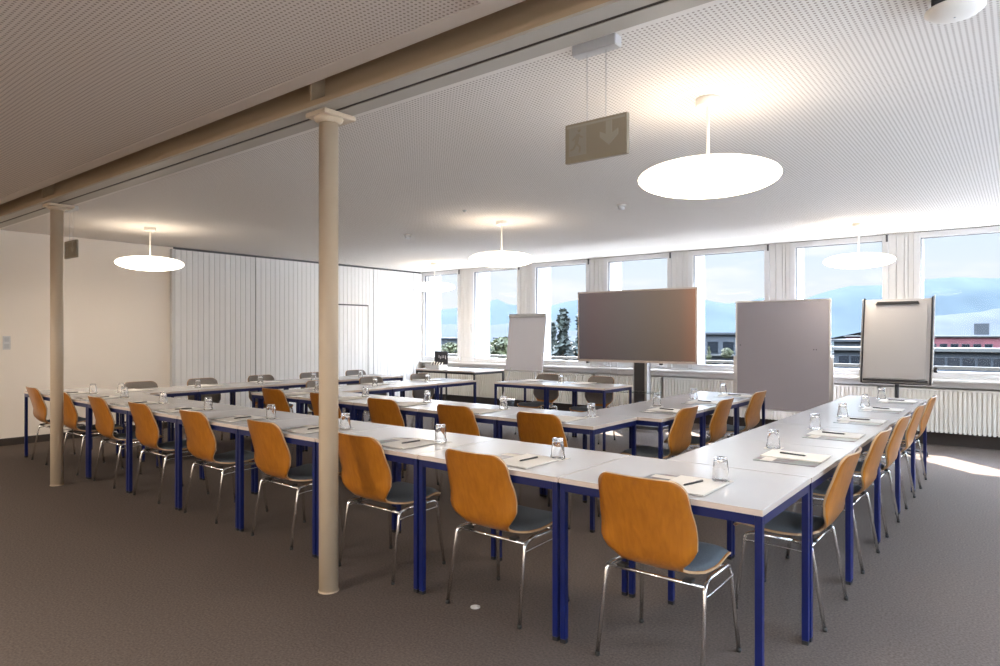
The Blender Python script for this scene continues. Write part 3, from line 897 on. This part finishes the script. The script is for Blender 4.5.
# ------------------------------------------------------------------ things on the side table
cs = empty('presentation_case', (-8.60, 8.93, TH)); tag(cs, 'open silver case with black lid on the side table', 'case')
m = MB().box(-.17, .17, -.11, .11, 0.001, .008).box(-.17, .17, -.11, -.102, .008, .075).box(-.17, .17, .102, .11, .008, .075).box(-.17, -.162, -.102, .102, .008, .075).box(.162, .17, -.102, .102, .008, .075)
m.build('tray', 'silver', cs)
MB().box(-.17, .17, .115, .14, .08, .33, .006).build('lid', 'black_steel', cs)
m = MB()
for x, z in ((-.04, .20), (.0, .18), (.04, .195), (.08, .20)): m.box(x-.006, x+.006, .108, .114, z, z+.05)
m.box(.12, .132, .108, .114, .18, .25)
m.build('tool_holder', 'silver', cs)
for k in range(9):
    x = -.14+k*.034
    q = MB().tube([(x, random.uniform(-.06, .0), .02), (x+.01, .02, .12+.02*random.random())], .008, 8)
    o = q.build('marker_pen', 'pen' if k % 2 else 'lampwhite', None, (-8.60, 8.93, TH))
    tag(o, 'marker pen standing in the open silver case', 'marker pen', 'markers in the open case')
for x, y, w_, d_, h_, l in ((-8.14, 9.0, .13, .10, .012, 'low brown box of cards on the side table beside the open case'), (-7.82, 9.02, .15, .105, .006, 'flat white sheet stack near the right end of the side table')):
    o = MB().box(-w_, w_, -d_, d_, .0, h_, .002).build('paper_stack', 'board' if h_ > .01 else 'paper', None, (x, y, TH+.0005), .1)
    tag(o, l, 'paper stack')
bk = empty('waste_basket', (-7.02, 9.05, 0)); tag(bk, 'small grey waste basket on the floor below the side table', 'waste basket')
m = MB()
prof = [(.10, .0), (.13, .26), (.126, .26), (.097, .006), (0, .006)]
m.lathe([(0, 0)]+prof, 24); m.build('bin', 'roofgrey', bk)
MB().lathe([(.128, .255), (.136, .255), (.136, .268), (.128, .268), (.128, .255)], 24).build('rim', 'silver', bk)

so = MB().lathe([(.025, 0), (.025, .004), (.020, .006), (.018, .003), (.011, .003), (.010, .006), (0, .006)], 24).build('floor_socket', 'socket', None, (-2.2, 2.57, 0.0))
tag(so, 'small round metal floor socket in the carpet before the front row', 'floor socket')

# ------------------------------------------------------------------ outside
GZ = -14
land = MB(); 
land.box(-900, 900, 14, 1600, GZ-1, GZ)
g = land.build('ground_outside', 'land'); tag(g, None, None, None, 'structure')

rail = empty('balcony_railing', (-4, WY+1.2, 0)); tag(rail, 'beige horizontal railing outside the windows', 'railing')
MB().box(-12, 8, -.04, .06, .905, .95).build('top_rail', 'cream', rail)
m = MB()
for k in range(14): m.box(-12+k*1.495, -12+k*1.495+.04, 0, .03, -.5, .905)
m.build('post', 'darkgrey', rail)
slab = MB().box(-22, RX+.28, WY+.5, WY+13, -.75, -.5).build('floor_bounce_terrace', 'bounce_terrace_dark'); slab['kind'] = 'structure'  # unseen slab added to throw light up at the ceiling

A_ = PI/2-math.atan((500+332)/660.0)
def from_cam(xpix, dist, z=None, ypix=None):
    k = (xpix-500)/660; fx, fy = -math.sin(A_)*1.0, math.cos(A_)
    # forward = (-sin A, cos A)
    X = fx*dist+fy*(k*dist); Y = fy*dist+(-fx)*(k*dist)
    return X, Y
FWD = Vector((-math.sin(A_), math.cos(A_), 0)); RGT = Vector((math.cos(A_), math.sin(A_), 0))
CAMZ = 1.40
def wp(xp, yp, d):
    """world point seen at a given place of the view at depth d"""
    return FWD*d+RGT*((xp-500)/660*d)+Vector((0, 0, CAMZ-(yp-334)/660*d))

def ridge(name, pts, d, depth, m, label, seed):
    rnd = random.Random(seed)
    mb = MB(); n = 140
    xs = [pts[0][0]+(pts[-1][0]-pts[0][0])*k/n for k in range(n+1)]
    def h(x):
        for (a, ya), (b_, yb) in zip(pts, pts[1:]):
            if x <= b_: t = (x-a)/(b_-a); t = t*t*(3-2*t); return ya+(yb-ya)*t
        return pts[-1][1]
    rows = 7
    nz = [rnd.uniform(-.8, .8) for _ in range(n+1)]
    nz = [(nz[max(0, k-1)]+nz[k]*2+nz[min(n, k+1)])/4 for k in range(n+1)]
    for j in range(rows):
        u = j/(rows-1)
        for k, x in enumerate(xs):
            p = wp(x, h(x)+nz[k], d); top = p.z
            base = GZ-1
            # flanks spread out in front of and behind the crest
            s_ = abs(u-.5)*2
            q = p+FWD*((u-.5)*2*depth)
            # keep the front flank below the crest line of sight
            z = base+(top-base)*(1-s_)**1.1+rnd.uniform(-1, 1)*(top-base)*.02*(1 if 0 < s_ < 1 else 0)
            mb.v.append((q.x, q.y, z))
    for j in range(rows-1):
        for k in range(n):
            a = j*(n+1)+k; mb.face([a, a+1, a+n+2, a+n+1], True)
    o = mb.build(name, m); tag(o, label, 'mountain'); return o
ridge('mountain_range', [(-200, 300), (300, 296), (430, 310), (470, 306), (498, 299), (512, 305), (545, 306), (575, 300), (640, 303), (705, 299), (722, 303), (745, 302), (758, 298), (800, 300), (830, 291), (850, 286), (880, 285), (915, 280), (955, 277), (1000, 278), (1100, 272), (1400, 290)], 2600, 420, 'mount', 'long pale blue mountain range on the horizon outside the windows', 3)
ridge('wooded_hill', [(860, 332), (905, 322), (935, 316), (965, 313), (1000, 309), (1080, 305), (1300, 318)], 1500, 200, 'mount2', 'lower hazy hill in front of the range, seen in the rightmost window', 5)
ridge('wooded_hill', [(380, 322), (440, 324), (480, 326), (520, 322), (560, 330), (600, 332)], 900, 120, 'mount2', 'lower hazy hill seen through the far left windows', 6)

def building(name, x0p, x1p, ytop, d, depth, wallm, label, rows=(), slabs=(), group=None, ybot=None, roofm=None):
    """a block whose front is parallel to the window wall, at depth d of its left corner"""
    a = wp(x0p, ytop, d)
    # right edge on the same Y
    k = (x1p-500)/660
    dx = FWD.x+RGT.x*k; dy = FWD.y+RGT.y*k
    t = a.y/dy; X1 = dx*t
    r = empty(name, (a.x, a.y, GZ)); tag(r, label, 'building', group)
    w = X1-a.x; H = a.z-GZ
    MB().box(0, w, 0, depth, 0, H).build('walls', wallm, r)
    MB().box(-.3, w+.3, -.3, depth+.3, H, H+.2).build('roof', roofm or 'cream', r)
    return r, w, H, t
def win_row(r, w, z0, z1, n, u0=.05, u1=.95, m='winglass', fill=.7):
    for k in range(n):
        a = w*(u0+(u1-u0)*k/n); b_ = a+w*(u1-u0)/n*fill
        f = MB().box(a, b_, -.06, .02, z0, z1).build('window', 'bldg', r)
        MB().box(a+.04, b_-.04, -.08, -.05, z0+.03, z1-.03).build('pane', m, f)
# apartment block seen in the fourth window
r, w, H, t = building('apartment_block', 690, 775, 334.5, 70, 12, 'bldg', 'pale blue-grey apartment block outside, between display and pinboard', roofm='roofgrey')
for q in range(5): win_row(r, w, H-1.9-q*2.0, H-.7-q*2.0, 5, .03, .97, fill=.72)
m = MB()
for q in range(5): m.box(0, w, -.5, 0, H-2.2-q*2.0, H-2.05-q*2.0)
m.build('balcony_band', 'cream', r)
MB().box(w*.5, w*.5+2.2, 4, 7, H+.3, H+1.3).build('stair_tower', 'roofgrey', r)
# long red building behind, right windows
r, w, H, t = building('long_building', 846, 1000, 336.8, 95, 6, 'red', 'long red-walled building outside the right windows', roofm='cream')
win_row(r, w, H-1.9, H-.9, 14, .02, .98)
MB().box(w*.84, w*.84+1.6, 3, 5, H+.3, H+1.8).build('stair_tower', 'roofgrey', r)
r, w, H, t = building('long_building', 834, 1080, 350, 42, 2, 'bldg2', 'low grey building with white roof edge outside the right windows', roofm='cream')
win_row(r, w, H-.85, H-.32, 16, .02, .99, fill=.95)
win_row(r, w, H-1.75, H-1.2, 16, .02, .99, fill=.95)
r, w, H, t = building('office_building', 834, 862, 341.5, 60, 10, 'bldg2', 'small grey building before the red one, left of the flip chart', roofm='roofgrey')
win_row(r, w, H-1.5, H-.6, 3)
r, w, H, t = building('gabled_house', 496, 512, 339, 90, 9, 'roofgrey', 'dark roofed house behind the yellow-green tree', roofm='roofgrey')
win_row(r, w, H-1.9, H-.9, 2)
r, w, H, t = building('gabled_house', 437, 447, 339, 110, 9, 'bldg2', 'pale house among trees in the leftmost window', roofm='roofgrey')
win_row(r, w, H-1.9, H-.9, 2)
# scattered distant town
rnd = random.Random(11)
town = MB()
for k in range(240):
    xp = rnd.uniform(400, 1050); d_ = rnd.uniform(260, 680); k2 = (xp-500)/660
    p = FWD*d_+RGT*(k2*d_); s_ = rnd.uniform(4, 10)
    town.box(p.x-s_, p.x+s_, p.y-s_*.6, p.y+s_*.6, GZ, GZ+rnd.uniform(3, 8))
o = town.build('distant_town', 'cream'); tag(o, 'scatter of tiny pale houses far off below the mountains', 'houses', None, 'stuff')

def tree(name, xp, ytop, wpx, d, m, label, conifer=False, seed=1):
    rnd = random.Random(seed)
    p = wp(xp, ytop, d); H = p.z-GZ; R_ = wpx/660*d/2
    r = empty(name, (p.x, p.y, GZ)); tag(r, label, 'tree', 'trees outside the windows')
    MB().tube([(0, 0, 0), (0, 0, H*.9)], .3, 8, rs=[.35, .08]).build('trunk', 'bark', r)
    lv = MB(); N = 2600 if conifer else 1900
    for k in range(N):
        if conifer:
            u = rnd.random()**.7; zz = H-u*R_*4.2; rad = R_*(.10+1.0*u)*(.72+.28*math.sin(u*26+rnd.random()))
            a = rnd.random()*2*PI; rr = rad*math.sqrt(rnd.random())
            zz -= rr*.25
            s_ = R_*.10
        else:
            a = rnd.random()*2*PI; v = rnd.uniform(-1, 1); rr = (rnd.random()**.4)*R_*math.sqrt(1-v*v)*(1+.2*math.sin(3*a+v*5))
            zz = H-R_*.9+v*R_*.9; s_ = R_*.11
        c = Vector((rr*math.cos(a), rr*math.sin(a), zz))
        d1 = Vector((rnd.gauss(0, 1), rnd.gauss(0, 1), rnd.gauss(0, .7))).normalized()*s_*rnd.uniform(.7, 1.4)
        d2 = d1.orthogonal().normalized()*s_*.6
        b = len(lv.v)
        lv.v += [tuple(c-d1), tuple(c+d2), tuple(c+d1), tuple(c-d2)]
        lv.face([b, b+1, b+2, b+3])
    lv.build('foliage', m, r)
tree('pine_tree', 563, 309, 70, 30, 'leafdark', 'tall dark pine tree left of the display', True, 2)
tree('pine_tree', 582, 312, 66, 41, 'leafdark', 'dark pine tree half hidden behind the left edge of the display', True, 3)
tree('pine_tree', 552, 321, 52, 36, 'leafdark', 'lower dark pine tree at the left of the pine group', True, 12)
tree('leafy_tree', 505, 338, 40, 45, 'leaf', 'yellow-green tree behind the left flip chart', False, 4)
tree('leafy_tree', 478, 341, 22, 52, 'leafdark', 'dark green tree left of the yellow-green one', False, 5)
tree('leafy_tree', 451, 343, 26, 50, 'leaf', 'yellow-green tree in the leftmost window', False, 6)
tree('leafy_tree', 438, 331, 12, 55, 'leafdark', 'slim dark tree at the edge of the leftmost window', True, 7)
tree('leafy_tree', 709, 346, 9, 55, 'leaf', 'small green tree before the apartment block, beside the display', True, 8)
tree('leafy_tree', 727, 348, 11, 55, 'leaf', 'small bright tree before the apartment block, beside the pinboard', False, 9)

# ------------------------------------------------------------------ world and light
w = bpy.data.worlds.new('World'); scene.world = w; w.use_nodes = True
nt = w.node_tree; bg = nt.nodes['Background']
tc = nt.nodes.new('ShaderNodeTexCoord'); sep = nt.nodes.new('ShaderNodeSeparateXYZ'); nt.links.new(tc.outputs['Generated'], sep.inputs[0])
ramp = nt.nodes.new('ShaderNodeValToRGB'); el = ramp.color_ramp.elements
el[0].position = 0; el[0].color = (.31, .35, .40, 1)
el[1].position = 1; el[1].color = (1.0, 1.0, 1.0, 1)
SKY = [(.02, (.43, .44, .455)), (.10, (.37, .42, .465)), (.20, (.31, .40, .49))]
for p, c in SKY:
    e = el.new(p); e.color = (*c, 1)
el[-1].color = (.55, .70, .95, 1)
nt.links.new(sep.outputs['Z'], ramp.inputs['Fac'])
ns = nt.nodes.new('ShaderNodeTexNoise'); ns.inputs['Scale'].default_value = 9; ns.inputs['Detail'].default_value = 6
mp = nt.nodes.new('ShaderNodeMapping'); mp.inputs['Scale'].default_value = (1, 1, 4)
nt.links.new(tc.outputs['Generated'], mp.inputs['Vector']); nt.links.new(mp.outputs['Vector'], ns.inputs['Vector'])
cr = nt.nodes.new('ShaderNodeMapRange'); cr.inputs['From Min'].default_value = .52; cr.inputs['From Max'].default_value = .72; cr.inputs['To Max'].default_value = .7
nt.links.new(ns.outputs['Fac'], cr.inputs['Value'])
mx = nt.nodes.new('ShaderNodeMix'); mx.data_type = 'RGBA'; mx.inputs['B'].default_value = (.49, .49, .50, 1)
nt.links.new(cr.outputs[0], mx.inputs['Factor']); nt.links.new(ramp.outputs['Color'], mx.inputs['A'])
# brighter towards the zenith
st_ = nt.nodes.new('ShaderNodeMapRange'); st_.inputs['From Min'].default_value = .22; st_.inputs['From Max'].default_value = .55
st_.inputs['To Min'].default_value = 1.0; st_.inputs['To Max'].default_value = 22.0
nt.links.new(sep.outputs['Z'], st_.inputs['Value'])
nt.links.new(st_.outputs[0], bg.inputs['Strength'])
nt.links.new(mx.outputs['Result'], bg.inputs['Color'])

sd = bpy.data.lights.new('sun', 'SUN'); sd.energy = 20.0; sd.angle = .009; sd.color = (1, .93, .84)
so_ = bpy.data.objects.new('sun', sd); C.objects.link(so_)
sundir = Vector((-.685*.76, .728*.76, .65)).normalized()     # towards the sun
so_.rotation_euler = sundir.to_track_quat('Z', 'Y').to_euler()

def area(loc, size, power, col, rot=(0, 0, 0)):
    l = bpy.data.lights.new('rear_fill', 'AREA'); l.shape = 'DISK'; l.size = size; l.energy = power; l.color = col
    o = bpy.data.objects.new('rear_fill', l); C.objects.link(o); o.location = loc; o.rotation_euler = rot
# fill lights added in the rear part of the room, behind the viewer
for x, y in ((-7.5, -1.6), (-3.2, -1.6), (1.2, -1.6)):
    area((x, y, 2.2), .8, 80, (1, .90, .78))

# ------------------------------------------------------------------ camera
cd = bpy.data.cameras.new('camera'); cam = bpy.data.objects.new('camera', cd); C.objects.link(cam)
cd.sensor_fit = 'HORIZONTAL'; cd.sensor_width = 36; cd.lens = 36*660/1000
cd.shift_y = (334-333)/1000
cam.location = (0, 0, CAMZ); cam.rotation_euler = (PI/2, 0, A_)
cd.clip_end = 5000; cd.clip_start = .05
scene.camera = cam
vs = scene.view_settings; vs.view_transform = 'Standard'; vs.look = 'None'; vs.gamma = 1; vs.use_curve_mapping = False
vs.exposure = EXPOSURE
scene.display_settings.display_device = 'sRGB'
cy = scene.cycles
cy.max_bounces = 10; cy.diffuse_bounces = 5; cy.glossy_bounces = 4; cy.transmission_bounces = 8; cy.transparent_max_bounces = 12
cy.sample_clamp_indirect = 6; cy.caustics_refractive = False; cy.caustics_reflective = False
cy.use_denoising = True
for o in list(C.objects):
    if o.name.startswith('board') and o.type == 'EMPTY': pass
